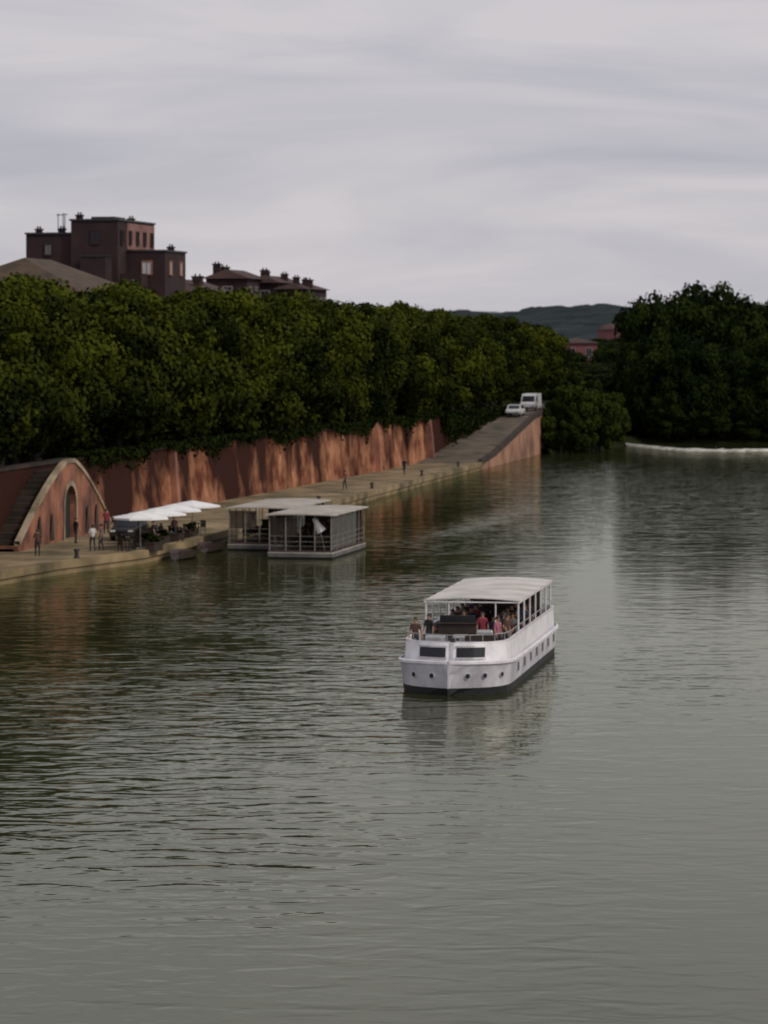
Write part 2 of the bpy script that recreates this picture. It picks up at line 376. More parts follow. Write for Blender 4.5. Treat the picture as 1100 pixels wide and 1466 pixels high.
# ------------------------------------------------------------------ double stair with arch
st=root("quay_staircase","rounded brick double staircase with arched doorway against the embankment wall","staircase")
SY0,SYA,SY1=213.5,227.5,239.5
def sz(y): 
    t=(y-SY0)/(SYA-SY0) if y<SYA else (SY1-y)/(SY1-SYA)
    t=max(0,min(1,t)); return QZ+0.4+ 4.75*(.55*math.sin(t*math.pi/2)+.45*min(1,1.1*t))
sf=lambda y:wX(y)+2.0
ya=list(np.linspace(SY0,SY1,61))
b=MB()
D0,D1=225.9,229.1; DC=227.5
def strip(ylist,zb):
    b.loft([[(sf(y),y,zb(y)) for y in ylist],[(sf(y),y,sz(y)) for y in ylist]])
strip([y for y in ya if y<=D0]+[D0],lambda y:0.5)
strip([D1]+[y for y in ya if y>=D1],lambda y:0.5)
arch=lambda y:QZ+2.3+1.3*math.sqrt(max(0,1-((y-DC)/1.6)**2))
strip(list(np.linspace(D0,D1,13)),arch)
yr=list(np.linspace(D0,D1,13))
b.loft([[(sf(y),y,arch(y)) for y in yr],[(sf(y)-1.2,y,arch(y)) for y in yr]])
b.ngon([(sf(D1),D1,.5),(sf(D1),D1,arch(D1)),(sf(D1)-1.2,D1,arch(D1)),(sf(D1)-1.2,D1,.5)])
b.ngon([(sf(D0),D0,.5),(sf(D0),D0,arch(D0)),(sf(D0)-1.2,D0,arch(D0)),(sf(D0)-1.2,D0,.5)])
b.ngon([(sf(SY0),SY0,.5),(sf(SY0),SY0,sz(SY0)),(wX(SY0),SY0,sz(SY0)),(wX(SY0),SY0,.5)])
b.obj("stair_wall",M_GABLE,st)
b=MB(); b.ngon([(sf(D0)-.4,D0,.5),(sf(D1)-.4,D1,.5),(sf(D1)-.4,D1,5),(sf(D0)-.4,D0,5)]); b.obj("door",M_BLACKRUB,st)
b=MB()
for i in range(len(ya)-1):
    y0,y1=ya[i],ya[i+1]
    vs=[(sf(y0)+.10,y0,sz(y0)),(sf(y1)+.10,y1,sz(y1)),(sf(y1)-.25,y1,sz(y1)),(sf(y0)-.25,y0,sz(y0))]; vs+=[(x,y,z+.28) for x,y,z in vs]
    b.add(vs,[(4,5,6,7),(0,1,5,4),(2,3,7,6),(0,3,2,1)])
b.obj("parapet",M_STONE,st)
b=MB()
for i in range(26):
    y0=SY0+i; b.box(wX(y0)+.1,sf(y0)-.3,y0,min(SY1,y0+1.0),sz(y0+.5)-1.3,sz(y0+.5)-.45)
b.obj("steps",M_DSTONE,st)
b=MB()
aa=np.linspace(math.pi,0,15)
yo=[DC+2.0*math.cos(t) for t in aa]; zo=[QZ+2.3+1.65*math.sin(t) for t in aa]
yi=[DC+1.6*math.cos(t) for t in aa]; zi=[QZ+2.3+1.3*math.sin(t) for t in aa]
yo=[yo[0]]+yo+[yo[-1]];zo=[.7]+zo+[.7];yi=[yi[0]]+yi+[yi[-1]];zi=[.7]+zi+[.7]
b.loft([[(sf(y)+.05,y,z) for y,z in zip(yo,zo)],[(sf(y)+.05,y,z) for y,z in zip(yi,zi)]])
b.obj("arch_surround",M_STONE,st)
for yc in (219,222.3,232.5,235.2):
    b=MB(); h=min(1.9,sz(yc)-QZ-0.6)
    pts=[(sf(yc-.6)+.04,yc-.6,QZ+.2),(sf(yc+.6)+.04,yc+.6,QZ+.2)]+[(sf(yc)+.06,yc+.6*math.cos(t),QZ+h-.4+.5*math.sin(t)) for t in np.linspace(0,math.pi,9)]
    b.ngon(pts); b.obj("niche",M_DARKWOOD,st)

# ------------------------------------------------------------------ trees
def crown_mesh(name,rx,rz,zc,n,seed,leaf=(0.22,0.42),nclump=60,matl=None,low=0.0,boxy=0.0,cr0=(0.8,1.7)):
    rng=np.random.default_rng(seed)
    cs=[]
    for i in range(nclump):
        d=rng.normal(size=3); d/=np.linalg.norm(d); r=rng.uniform(0.45,0.88)
        if d[2]<0:
            hs=1+low*abs(d[2]); d[0]*=hs; d[1]*=hs
        elif boxy:
            hs=1+boxy*d[2]; d[0]*=hs; d[1]*=hs
        c=np.array([d[0]*rx*r,d[1]*rx*r,zc+d[2]*rz*r]); cs.append(c)
    cs=np.array(cs); cr_=rng.uniform(cr0[0],cr0[1],nclump)*rx/5.6; ct=rng.uniform(0,0.65,nclump)
    ci=rng.integers(0,nclump,n)
    d=rng.normal(size=(n,3)); d/=np.linalg.norm(d,axis=1)[:,None]; d[:,2]=np.where(rng.random(n)<0.3,np.abs(d[:,2]),d[:,2])
    rr=cr_[ci]*rng.uniform(0.5,1.15,n)
    P=cs[ci]+d*rr[:,None]*np.array([1,1,0.85])
    nrm=d+rng.normal(size=(n,3))*0.45; nrm/=np.linalg.norm(nrm,axis=1)[:,None]
    a=np.cross(nrm,rng.normal(size=(n,3))); a/=np.linalg.norm(a,axis=1)[:,None]; bb=np.cross(nrm,a)
    s=rng.uniform(leaf[0],leaf[1],n)[:,None]
    V=np.stack([P-a*s-bb*s*.5,P+a*s*.3-bb*s*.9,P+a*s*1.1+bb*s*.2,P-a*s*.2+bb*s*.9],1).reshape(-1,3)
    F=np.arange(n*4).reshape(-1,4)
    me=bpy.data.meshes.new(name); me.from_pydata(V.tolist(),[],F.tolist())
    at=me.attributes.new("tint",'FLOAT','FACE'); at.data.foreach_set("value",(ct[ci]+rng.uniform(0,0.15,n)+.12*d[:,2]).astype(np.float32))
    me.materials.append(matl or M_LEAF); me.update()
    return me,cs
def trunk_mesh(name,cs,h,r,seed,nl=9):
    rng=random.Random(seed); b=MB(); p=Vector((0,0,-.3)); pts=[p]
    for i in range(4): pts.append(Vector((rng.uniform(-.25,.25),rng.uniform(-.25,.25),h*(i+1)/4)))
    for i in range(4): b.cyl(pts[i],pts[i+1],r*(1-.13*i),r*(1-.13*(i+1)),8,caps=False)
    idx=list(range(len(cs))); rng.shuffle(idx)
    for k in idx[:nl]:
        t=Vector(cs[k]); s=pts[rng.choice([2,3,4])]; mid=s.lerp(t,.5)+Vector((0,0,.6)); b.cyl(s,mid,r*.42,r*.26,6,caps=False); b.cyl(mid,t,r*.26,r*.07,6,caps=False)
    me=bpy.data.meshes.new(name); me.from_pydata(b.v,[],b.f); me.materials.append(M_BARK); me.polygons.foreach_set("use_smooth",[True]*len(b.f)); return me
VAR=[]
for k in range(4):
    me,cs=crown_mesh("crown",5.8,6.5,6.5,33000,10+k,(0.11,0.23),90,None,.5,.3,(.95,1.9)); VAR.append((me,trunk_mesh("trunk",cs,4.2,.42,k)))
DV=[]
for k in range(3):
    me,cs=crown_mesh("dark_crown",5.8,6.2,6.0,24000,40+k,(0.13,0.26),130,M_LEAF_D,.4,.4,(.9,1.6)); DV.append((me,trunk_mesh("trunk",cs,4.2,.4,k)))
BV=[]
for k in range(2):
    me,cs=crown_mesh("bush_crown",4.4,4.8,4.0,14000,60+k,(0.14,0.28),55,M_LEAF_B,.4); BV.append((me,trunk_mesh("trunk",cs,3,.25,k)))
def tree(var,loc,rz,sc,label,cat="tree",group=None,name="plane_tree"):
    r=root(name,label,cat,loc,rz,group); r.scale=sc
    for nm,me in (("crown",var[0]),("trunk",var[1])):
        o=bpy.data.objects.new(nm,me); COL.objects.link(o); o.parent=r
    return r
zsc=lambda Y:float(np.interp(Y,[190,300,350,400,450],[1.04,1.03,1.01,.98,.91]))
TL="leafy green plane tree in the row above the embankment wall"; TG="plane trees lining the embankment"
k=0; y=190.0; pos=[]
while y<408:
    pos.append((wX(y)-(3.7 if y<395 else 5.0)+random.uniform(-.4,.4),y)); y+=6.5
pos+=[(8.8,414),(11.6,423),(14.8,434),(18.0,442),(19.4,450)]
y=250
while y<450:
    pos.append(((wX(y) if y<410 else 12+(y-410)*.25)-11.5,y)); y+=9
for x,y in pos:
    s=random.uniform(.95,1.06)
    tree(VAR[k%4],(x,y,min(wZ(y),5.3 if y>=408 else 9)-.45),random.uniform(0,6.28),(s,s,zsc(y)*random.uniform(.98,1.02)),TL,"tree",TG); k+=1
for x,y,s,h in [(21.6,411,.62,.72),(23.2,414,.8,1.0),(26.0,418,.82,1.0),(27.4,425,.7,.9),(24,423,.85,1.12),(29.5,440,.7,.8)]:
    tree(BV[k%2],(x,y,0.2),k,(s,s,h),"rounded green riverside tree hanging over the water","tree","riverside trees at the ramp","riverside_tree"); k+=1
for x,y,s,h in [(36.8,462,.95,1.62),(41.5,462,1.1,1.72),(47,461,1.15,1.72),(53.5,461,1.2,1.62),(61,460,1.2,1.45),(37.2,456,.75,1.2),(42,453.5,.8,1.15),(47,453,.8,1.2),(52,452.5,.85,1.15),(57.5,452,.85,1.0),(63,452,.9,1.0),(39.5,453.5,.6,.5),(44.5,452,.6,.45),(50,451.5,.6,.5),(55,451.5,.6,.5),(45,474,1.3,1.74),(55,476,1.3,1.6),(70,465,1.3,1.4),(40,475,1.0,1.62),(66,476,1.2,1.35)]:
    tree(DV[k%3],(x,y,.2),k*1.3,(s,s,h),"tall dark green tree in the wood on the far bank","tree","dark trees on the far bank","poplar_tree"); k+=1
for x,y,s,h in [(27,505,.8,.42),(31,512,.8,.45),(35,500,.8,.45),(24,500,.8,.5),(38,520,.9,.5),(33,545,1,.5),(40,560,1,.5),(28,470,.6,.35),(32,478,.6,.38),(43,600,1.0,.75),(31.5,590,.8,.62)]:
    tree(DV[k%3],(x,y,4.5),k*1.3,(s,s,h),"low dark tree beside the far end of the road","tree","distant trees","distant_tree"); k+=1

# ------------------------------------------------------------------ weir
wp=[(29,452),(32.5,440),(35,429),(38,421),(43,418),(49,421),(56,424),(75,428),(120,432)]
b=MB()
xs_=np.linspace(29,118,120); wp=[(float(x),float(np.interp(x,[p[0] for p in wp],[p[1] for p in wp]))+random.uniform(-.5,.5)) for x in xs_]
m_foam=mat("foaming_water",(0.66,0.64,0.58),(0.16,0.15,0.11),0.9,0.7,0.4,detail=9,stretch=(.6,1.6,1.5),contrast=(.34,.60))
b.loft([[(x,y+4.0,.02) for x,y in wp],[(x,y+1.5,.27+random.uniform(-.08,.05)) for x,y in wp],[(x-.1,y,.2+random.uniform(-.1,.05)) for x,y in wp],[(x-.3,y-1.2,-.1) for x,y in wp]])
tag(b.obj("weir",m_foam),"low pale weir with foaming water crossing the river","weir")

# ------------------------------------------------------------------ buildings
def window_obj(parent,x,y,z,wd,ht,face,glass=M_GLASS,frame=M_FRAME):
    w=bpy.data.objects.new("window",None); COL.objects.link(w); w.parent=parent; w.empty_display_size=.1
    w.location=(x,y,z); w.rotation_euler=(0,0,0 if face=='F' else R(90))
    b=MB(); h=wd/2
    b.box(-h-.12,-h,-.10,.02,-.1,ht+.1);b.box(h,h+.12,-.10,.02,-.1,ht+.1);b.box(-h,h,-.10,.02,ht,ht+.12);b.box(-h,h,-.14,.02,-.14,0);b.box(-.03,.03,-.06,-.02,0,ht)
    b.obj("frame",frame,w)
    b=MB(); b.box(-h,h,-.02,.01,0,ht); b.obj("pane",glass,w)
def blockwins(parent,x0,x1,y0,y1,ztop,zlow,step=3.1,wf=2.4,maxrows=3,glass=M_GLASS,frame=M_FRAME,wd=.95,ht=1.6,side=True):
    r=0; z=ztop-1.0-ht
    while z>zlow and r<maxrows:
        n=max(1,int((x1-x0)/wf)); 
        for i in range(n): window_obj(parent,x0+(x1-x0)*(i+.5)/n,y0-.01,z,wd,ht,'F',glass,frame)
        n=max(1,int((y1-y0)/wf))
        if side:
            for i in range(n): window_obj(parent,x1+.01,y0+(y1-y0)*(i+.5)/n,z,wd,ht,'R',glass,frame)
        z-=step; r+=1
def chimney(parent,x,y,z,w=.7,d=.5,h=1.6):
    b=MB(); b.box(x-w/2,x+w/2,y-d/2,y+d/2,z-.6,z+h); b.box(x-w/2-.08,x+w/2+.08,y-d/2-.08,y+d/2+.08,z+h,z+h+.15)
    for i in (-.22,.22): b.cyl((x+i*w,y,z+h+.15),(x+i*w,y,z+h+.4),.1,.08,8,1)
    b.obj("chimney",[M_BUILD,M_BUILD],parent)
bz=4.8
B=root("apartment_building","dark stepped brick apartment block with flat roofs and chimneys","building",(-26.2,330,bz),-R(11.3))
b=MB(); T=25.8-bz
b.box(-4.8,0,0,13.6,0,T); b.box(-9.6,-4.8,.6,10,0,T-1.3); b.box(0,4,3,11,0,T-3.0)
b.box(-3.2,-.6,-2.2,0,0,T-3.6); b.box(0,2.2,.8,3,0,T-5.2)
b.obj("walls",M_BUILD,B)
b=MB()
b.box(-4.95,.15,-.15,13.7,T,T+.18);b.box(-9.7,-4.95,.45,10.2,T-1.3,T-1.12);b.box(.17,4.15,2.9,11.1,T-3,T-2.82)
b.box(-3.6,-1.2,3,7,T+.18,T+.5); b.box(-3.3,-.5,-2.3,-.16,T-3.6,T-3.45)
b.obj("roof",M_DARKMETAL,B)
b=MB(); b.box(.02,.08,3.2,13.4,T-2.75,T-.15); b.obj("lit_side_panel",M_LITSIDE,B)  # thin lighter sheet, paints the sunlit look of this side
for x,y,z in [(-6.3,2,T-1.12),(-4.2,1.0,T+.18),(-2,12,T+.18),(3,9,T-2.82),(-9,3,T-1.12)]: chimney(B,x,y,z,.6,.5,.3)
m_pale=mat("pale_window_blind",(0.62,0.62,0.64),None,1,0.4)
m_pale2=mat("dull_window_blind",(0.22,0.20,0.20),None,1,0.4)
blockwins(B,-4.6,0.08,0,13.6,T,T-8,maxrows=1,wd=.8,ht=1.2,frame=M_BUILD)
blockwins(B,-9.4,-5.2,.6,.7,T-1.3,T-8,maxrows=1,wd=.6,ht=1.0,frame=M_BUILD,side=False,glass=m_pale2)
blockwins(B,.3,4,3,11,T-3,T-9,wf=3.6,maxrows=1,glass=m_pale,wd=.9,ht=1.2,frame=M_BUILD2)
window_obj(B,1.1,.79,T-6.9,.8,1.1,'F',m_pale,M_BUILD)
b=MB()
for p in [(-5.9,1),(-5.9,1.6),(-6.5,1.3)]: b.cyl((p[0],p[1],T-1.05),(p[0],p[1],T+.8),.05,.05,6)
b.cyl((-6.6,1,T+.6),(-5.6,1.6,T+.7),.04,.04,6); b.obj("antenna",M_DARKMETAL,B)

def house(x,y,rz,w,d,h,label,wm=M_BUILD2,rm=M_TILE,rh=2.0,hip=True,z=bz,chim=2,wins=True,grp="houses behind the embankment",name="house",rows=2):
    H=root(name,label,"house",(x,y,z),rz,grp)
    b=MB(); b.box(-w/2,w/2,0,d,0,h); b.obj("walls",wm,H)
    b=MB(); o=.5; i=(min(w,d)/2) if hip else .0
    e=[(-w/2-o,-o,h+.004),(w/2+o,-o,h+.004),(w/2+o,d+o,h+.004),(-w/2-o,d+o,h+.004)]
    if d>=w: rdg=[(0,i,h+rh),(0,d-i,h+rh)]; fs=[(0,1,4),(1,2,5,4),(2,3,5),(3,0,4,5),(3,2,1,0)]
    else: rdg=[(-w/2+i,d/2,h+rh),(w/2-i,d/2,h+rh)]; fs=[(0,1,5,4),(1,2,5),(2,3,4,5),(3,0,4),(3,2,1,0)]
    b.add(e+rdg,fs); b.obj("roof",rm,H)
    for c in range(chim): chimney(H,random.uniform(-w*.35,w*.35),d*(.1+.6*c/max(1,chim)),h+rh*random.uniform(.3,.7),random.uniform(.6,1.2),.5,random.uniform(.4,1.1))
    if wins: blockwins(H,-w/2+.3,w/2,0,d,h,h-7,maxrows=rows)
    return H
house(-29.8,262,-R(10),12,20,13.1,"long house with a dark tan hipped tile roof above the treetops",M_BUILD,M_TAN,2.8,chim=0,rows=1)
house(-40,300,-R(10),9,14,15.2,"tall narrow dark house beside the apartment building",M_BUILD,M_TILE,1.6,chim=2)
house(-18.6,396,-R(11),5,9,16.4,"dark brick house with a tiled roof and chimneys above the treetops",M_BUILD,M_TILE,1.1,hip=False,chim=3)
house(-14.4,402,-R(11),3.4,12,16.0,"dark brick house with a tiled roof and chimneys above the treetops",M_BUILD,M_TILE,.9,hip=False,chim=3)
house(-11.0,399,-R(11),3.4,12,15.2,"dark brick house with a tiled roof and chimneys above the treetops",M_BUILD,M_TILE,.7,hip=False,chim=3)
house(-22.5,362,-R(11),6,14,14.4,"dark brick house with a tiled roof and chimneys above the treetops",M_BUILD,M_TILE,1.4,chim=2)
for (x,y) in [(-35,225),(-23,345),(-6,420),(2,440)]:
    house(x,y,-R(10),7,13,9.5,"pink brick riverside house with shuttered windows behind trees",M_BUILD2,M_TILE,1.5,chim=0)
house(37.4,640,0,6.6,14,8.1,"small red brick house with pale windows in the distance",M_RED,M_TILE,1.0,z=4.9,chim=0,grp="distant houses",rows=3)
for i in range(12):
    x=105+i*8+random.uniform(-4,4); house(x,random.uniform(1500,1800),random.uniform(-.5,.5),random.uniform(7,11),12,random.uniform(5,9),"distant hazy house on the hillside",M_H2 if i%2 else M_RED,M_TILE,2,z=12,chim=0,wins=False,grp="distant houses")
for i in range(16):
    yy_=random.uniform(560,1300); x=yy_*random.uniform(.052,.075)
    s=random.uniform(.7,1.0)*yy_/700; tree(DV[i%3],(x,yy_,3),i,(s*1.3,s*1.3,s*.5),"distant dark green tree by the river","tree","distant trees","distant_tree")

# ------------------------------------------------------------------ people
def skin_person(kind):
    P={}; E=[]; rad={}
    def j(n,p,r,par=None):
        P[n]=p; rad[n]=r
        if par: E.append((par,n))
    sit=kind=="sit"
    zb=.50 if sit else .93
    j("pel",(0,0,zb),(.16,.12))
    j("spn",(0,.02,zb+.2),(.145,.105),"pel"); j("chs",(0,0,zb+.42),(.17,.115),"spn"); j("nck",(0,0,zb+.56),(.055,.055),"chs")
    j("jaw",(0,-.015,zb+.62),(.07,.08),"nck"); j("hed",(0,-.02,zb+.70),(.085,.105),"jaw"); j("top",(0,0,zb+.78),(.06,.075),"hed")
    for s,a in((-1,"l"),(1,"r")):
        j("sh"+a,(s*.18,0,zb+.48),(.065,.065),"chs")
        if sit: el=(s*.25,-.03,zb+.22); wr=(s*.2,-.28,zb+.16)
        else: el=(s*.25,.03*s,zb+.2); wr=(s*.26,-.08+.06*s,zb-.04)
        j("el"+a,el,(.047,.047),"sh"+a); j("wr"+a,wr,(.03,.03),"el"+a)
        dv=(Vector(wr)-Vector(el)).normalized(); pm=Vector(wr)+dv*.08
        j("pm"+a,tuple(pm),(.035,.022),"wr"+a)
        for q in range(4):
            off=Vector((0,(q-1.5)*.02,0)) if not sit else Vector(((q-1.5)*.02,0,0))
            k1=pm+dv*.05+off; j("f%d"%q+a,tuple(k1),(.009,.009),"pm"+a); j("g%d"%q+a,tuple(k1+dv*(.03+.008*(1.5-abs(q-1.5)))+Vector((-s*.012,0,-.01 if sit else 0))),(.008,.008),"f%d"%q+a)
        th=pm-dv*.03+(Vector((-s*.045,0,0)) if sit else Vector((0,-.045,0))); j("th"+a,tuple(th+dv*.03),(.01,.01),"pm"+a)
        j("hp"+a,(s*.1,0,zb-.04),(.095,.095),"pel")
        if sit: j("kn"+a,(s*.13,-.44,zb+.0),(.065,.065),"hp"+a); j("an"+a,(s*.13,-.42,.09),(.042,.042),"kn"+a); j("to"+a,(s*.14,-.58,.04),(.04,.035),"an"+a)
        else: j("kn"+a,(s*.11,-.04-.08*s,.5),(.067,.067),"hp"+a); j("an"+a,(s*.11,.04-.12*s,.09),(.042,.042),"kn"+a); j("to"+a,(s*.12,-.11-.12*s,.04),(.04,.035),"an"+a)
    names=list(P); me=bpy.data.meshes.new("body"); me.from_pydata([P[n] for n in names],[(names.index(a),names.index(c)) for a,c in E],[])
    o=bpy.data.objects.new("tmp",me); COL.objects.link(o)
    sm=o.modifiers.new("s",'SKIN'); ss=o.modifiers.new("u",'SUBSURF'); ss.levels=1; ss.render_levels=1
    for i,n in enumerate(names):
        sv=me.skin_vertices[0].data[i]; sv.radius=rad[n]; sv.use_root=(n=="pel")
    dg=bpy.context.evaluated_depsgraph_get(); m2=bpy.data.meshes.new_from_object(o.evaluated_get(dg)); bpy.data.objects.remove(o)
    for q in (SHIRTS[0],M_SKIN,M_TROUSER,M_SHOE): m2.materials.append(q)
    for f in m2.polygons:
        c=f.center; f.use_smooth=True
        if c.z>zb+.55: mi=1
        elif c.z<.10: mi=3
        elif sit and abs(c.x)<.24 and (c.z<zb+.08): mi=2
        elif not sit and c.z<zb+.03 and abs(c.x)<.22: mi=2
        elif (c.z<zb+.24 and abs(c.x)>.19): mi=1
        else: mi=0
        f.material_index=mi
    for v in m2.vertices:
        if abs(v.co.x)<.02 and v.co.y<-.09 and abs(v.co.z-(zb+.69))<.03: v.co.y-=.018
    h=MB(); rings=[]
    for a in range(6):
        ph=math.pi*.5*(a/5.)
        rings.append([( .098*math.cos(ph)*math.cos(t), .012+.118*math.cos(ph)*math.sin(t)+(.02 if a==0 else 0), zb+.70+.115*math.sin(ph)-(.07*max(0,math.sin(t)) if a==0 else 0)) for t in np.linspace(0,2*math.pi,13)[:-1]])
    h.loft(rings,closed=True); hair=bpy.data.meshes.new("hair"); hair.from_pydata(h.v,[],h.f); hair.materials.append(M_HAIR)
    ey=MB()
    for s in(-1,1): ey.cyl((s*.033,-.09,zb+.715),(s*.033,-.128,zb+.715),.011,.009,6)
    eyes=bpy.data.meshes.new("eyes"); eyes.from_pydata(ey.v,[],ey.f); eyes.materials.append(M_SHOE)
    return m2,hair,eyes
PM={"sit":skin_person("sit"),"stand":skin_person("stand")}
def person(kind,loc,rz,shirt,label,group=None,sc=1.0):
    r=root("person",label,"person",loc,rz,group); r.scale=(sc,sc,sc)
    for nm,me in zip(("body","hair","eyes"),PM[kind]):
        o=bpy.data.objects.new(nm,me); COL.objects.link(o); o.parent=r
        if nm=="body":
            o.material_slots[0].link='OBJECT'; o.material_slots[0].material=SHIRTS[shirt]
    return r
SN=["red","navy","white","black","pink","grey","brown"]

# ------------------------------------------------------------------ tour boat
BA=-math.atan2(2.87,17.7); BL=Vector((4.4,146,0))
TB=root("tour_boat","white river tour boat with open passenger deck and pale canopy","boat",BL,BA)
def toW(x,y,z): 
    c,s=math.cos(BA),math.sin(BA); return (BL.x+x*c-y*s,BL.y+x*s+y*c,z)
def hw(y,z):
    t=max(0,min(1,(y+11.4-(1.2-z)*.25)/3.0)); 
    base=2.33*(1-(1-t)**3.0)**.62 if t>0 else 0
    if y>7: base*=1-.10*((y-7)/2)**2
    return max(.03,base*(0.94+.05*min(1,max(0,z+.2)/1.2)))
hy=[-11.4,-11.35,-11.25,-11.1,-10.8,-10.4,-9.9,-9.3,-8.6,-8,-6,-3,0,3,6,7.5,8.4,9]
def outline(z,inset=0,ylist=hy):
    L_=[(-max(.02,hw(y,z)-inset),y,z) for y in reversed(ylist)]; R_=[(max(.02,hw(y,z)-inset),y,z) for y in ylist]
    return L_+R_
b=MB(); sheer=lambda y:0.16*max(0,(-y-5)/6.6)**1.5
rings=[]
for z in (-.6,0.0,.27,.29,.7,1.1,1.2):
    rings.append([(x,y,z+(sheer(y) if z>.5 else 0)) for x,y,_ in outline(z)])
b.loft(rings,closed=True,mis=[1,1,1,0,0,0]); 
b.ngon([(x,y,1.19+sheer(y)) for x,y,_ in outline(1.2)])
b.obj("hull",[M_HULL,M_BOOT],TB)
b=MB()
ro=[[(x*1.0,y,z0+sheer(y)) for x,y,_ in outline(1.2,ins)] for ins,z0 in((.0,1.10),(-.09,1.12),(-.09,1.22),(.0,1.25))]
b.loft(ro,closed=True); b.obj("rub_rail",M_WHITE,TB)
uy=[-10.7,-10.66,-10.55,-10.3,-9.9,-9.3,-8.7,-8,-6,-3,0,3,6,7.5,8.4,8.9]
def uo(z,ins):
    def f(y):
        t=max(0,min(1,(y+10.72)/2.2)); bs_=2.2*(1-(1-t)**2.4)**.55
        if y>7: bs_*=1-.10*((y-7)/2)**2
        return max(.02,bs_-ins)
    rake=.3*(z-1.2)
    return [(-f(y),y+(rake if y<-8 else 0),z) for y in reversed(uy)]+[(f(y),y+(rake if y<-8 else 0),z) for y in uy]
b=MB()
b.loft([uo(1.2,0),uo(2.0,.04),uo(2.07,.02),uo(2.07,.16),uo(1.25,.18)],closed=True)
b.obj("bulwark",M_WHITE,TB)
b=MB(); b.ngon([(x,y,1.3) for x,y,_ in uo(1.25,.17)]); b.obj("deck",M_DECK,TB)
b=MB(); fr=[p for p in uo(2.0,.10) if p[1]<-9.3]; b.ngon([(x,y,2.01) for x,y,_ in fr]); b.box(-1.8,1.8,-9.3,-9.22,1.3,2.01); b.obj("foredeck",M_HULL,TB)
def ubf(x,z):
    pts=[p for p in uo(z,-.03) if p[1]<-7.5]; pts.sort(key=lambda p:p[0]); return float(np.interp(x,[p[0] for p in pts],[p[1] for p in pts]))
for s in(-1,1):
    b=MB(); xs=[.22+i*.14 for i in range(9)]
    b.loft([[(s*x,ubf(s*x,1.48)-.02,1.48) for x in xs],[(s*x,ubf(s*x,1.86)-.02,1.86) for x in xs]]); b.obj("front_window",M_GLASS,TB)
    b=MB(); xs2=[.16+i*.155 for i in range(9)]
    b.loft([[(s*x,ubf(s*x,1.87)-.06,1.87) for x in xs2],[(s*x,ubf(s*x,1.93)-.06,1.93) for x in xs2]])
    b.loft([[(s*x,ubf(s*x,1.41)-.06,1.41) for x in xs2],[(s*x,ubf(s*x,1.47)-.06,1.47) for x in xs2]])
    b.obj("window_trim",M_METAL,TB)
for x in(-1.5,-.7,.75,1.4,2.0):
    pts=sorted([(hw(y,.75),y) for y in np.linspace(-11.4,-8.0,120)]); y=float(np.interp(abs(x),[p[0] for p in pts],[p[1] for p in pts]))
    y2=float(np.interp(abs(x)-.05,[p[0] for p in pts],[p[1] for p in pts])); d=Vector((.05,y-y2,0)).normalized(); n=Vector((d.y,-d.x,0)); 
    if x<0: n=Vector((-n.x,n.y,0))
    if n.y>0: n=-n
    p=Vector((x,y,.78)); b=MB(); b.cyl(p-n*.1,p+n*.02,.12,.12,14,0); b.cyl(p+n*.02,p+n*.03,.10,.10,14,1); b.obj("porthole",[M_HULL,M_GLASS],TB)
for s in(-1,1):
    for i in range(7):
        y=-7.0+i*2.2; b=MB(); x=s*(hw(y,.8)+.012)
        b.box(x-.03,x+.012,y-.32,y+.32,.60,1.02,0); b.box(x-.02 if s>0 else x-.025,x+.025 if s>0 else x+.02,y-.28,y+.28,.63,.99,1)
        b.obj("side_window",[M_HULL,M_GLASS],TB)
b=MB(); rings=[]
cy0,cy1=-4.3,8.0
for y in np.linspace(cy0,cy1,27):
    sag=.03*abs(math.sin((y-cy0)*math.pi/2.05))
    top_=[(x,y,3.30+.11*(1-(x/2.0)**2)-sag) for x in np.linspace(-2.05,2.05,11)]
    bot=[(x,y,z-.045) for x,y,z in reversed(top_)]
    rings.append(top_+bot)
b.loft(rings,closed=True); b.ngon(rings[0]); b.ngon(list(reversed(rings[-1])))
b.obj("canopy",M_CANVAS,TB,smooth=False)
b=MB()
for s in (-1,1): b.box(s*2.0-.04,s*2.0+.04,cy0,cy1,3.18,3.25)
for y in (cy0+.03,0,4,cy1-.1): b.box(-1.95,1.95,y,y+.07,3.19,3.24)
b.obj("canopy_frame",M_WHITE,TB)
for s in(-1,1):
    for y in(cy0+.1,-2.2,-.1,2.0,4.0,6.0,cy1-.1):
        b=MB(); b.cyl((s*1.97,y,1.3),(s*1.97,y,3.19),.038,.038,8); b.obj("canopy_post",M_WHITE,TB)
for x in(-1.0,1.0):
    b=MB(); b.cyl((x,cy0+.1,1.3),(x,cy0+.1,3.19),.03,.03,8); b.obj("canopy_post",M_WHITE,TB)
b=MB()
ring=[p for p in uo(2.07,.1)]; pts=[(x,y,2.36) for x,y,_ in ring]
for i in range(len(pts)): b.cyl(pts[i],pts[(i+1)%len(pts)],.018,.018,6)
for i,p in enumerate(ring): b.cyl((p[0],p[1],2.05),(p[0],p[1],2.36),.014,.014,6)
b.obj("railing",M_METAL,TB)
for i in range(7):
    y=-3.5+i*1.55
    for s in(-1,1):
        b=MB(); b.box(s*1.1-.6,s*1.1+.6,y,y+.45,1.68,1.76); b.box(s*1.1-.6,s*1.1+.6,y+.42,y+.5,1.76,2.2); b.box(s*1.1-.5,s*1.1-.4,y+.05,y+.4,1.3,1.68);b.box(s*1.1+.4,s*1.1+.5,y+.05,y+.4,1.3,1.68)
        b.obj("bench",M_DARKWOOD if i%2 else M_REDSEAT,TB)
b=MB(); b.box(-1.25,.35,-5.6,-4.9,1.3,2.40); b.box(-1.2,.3,-5.45,-5.38,2.45,2.75,1); b.box(-1.3,.4,-5.7,-4.85,2.40,2.45); b.obj("helm_console",[M_DARKWOOD,M_GLASS],TB,bevel=.02)
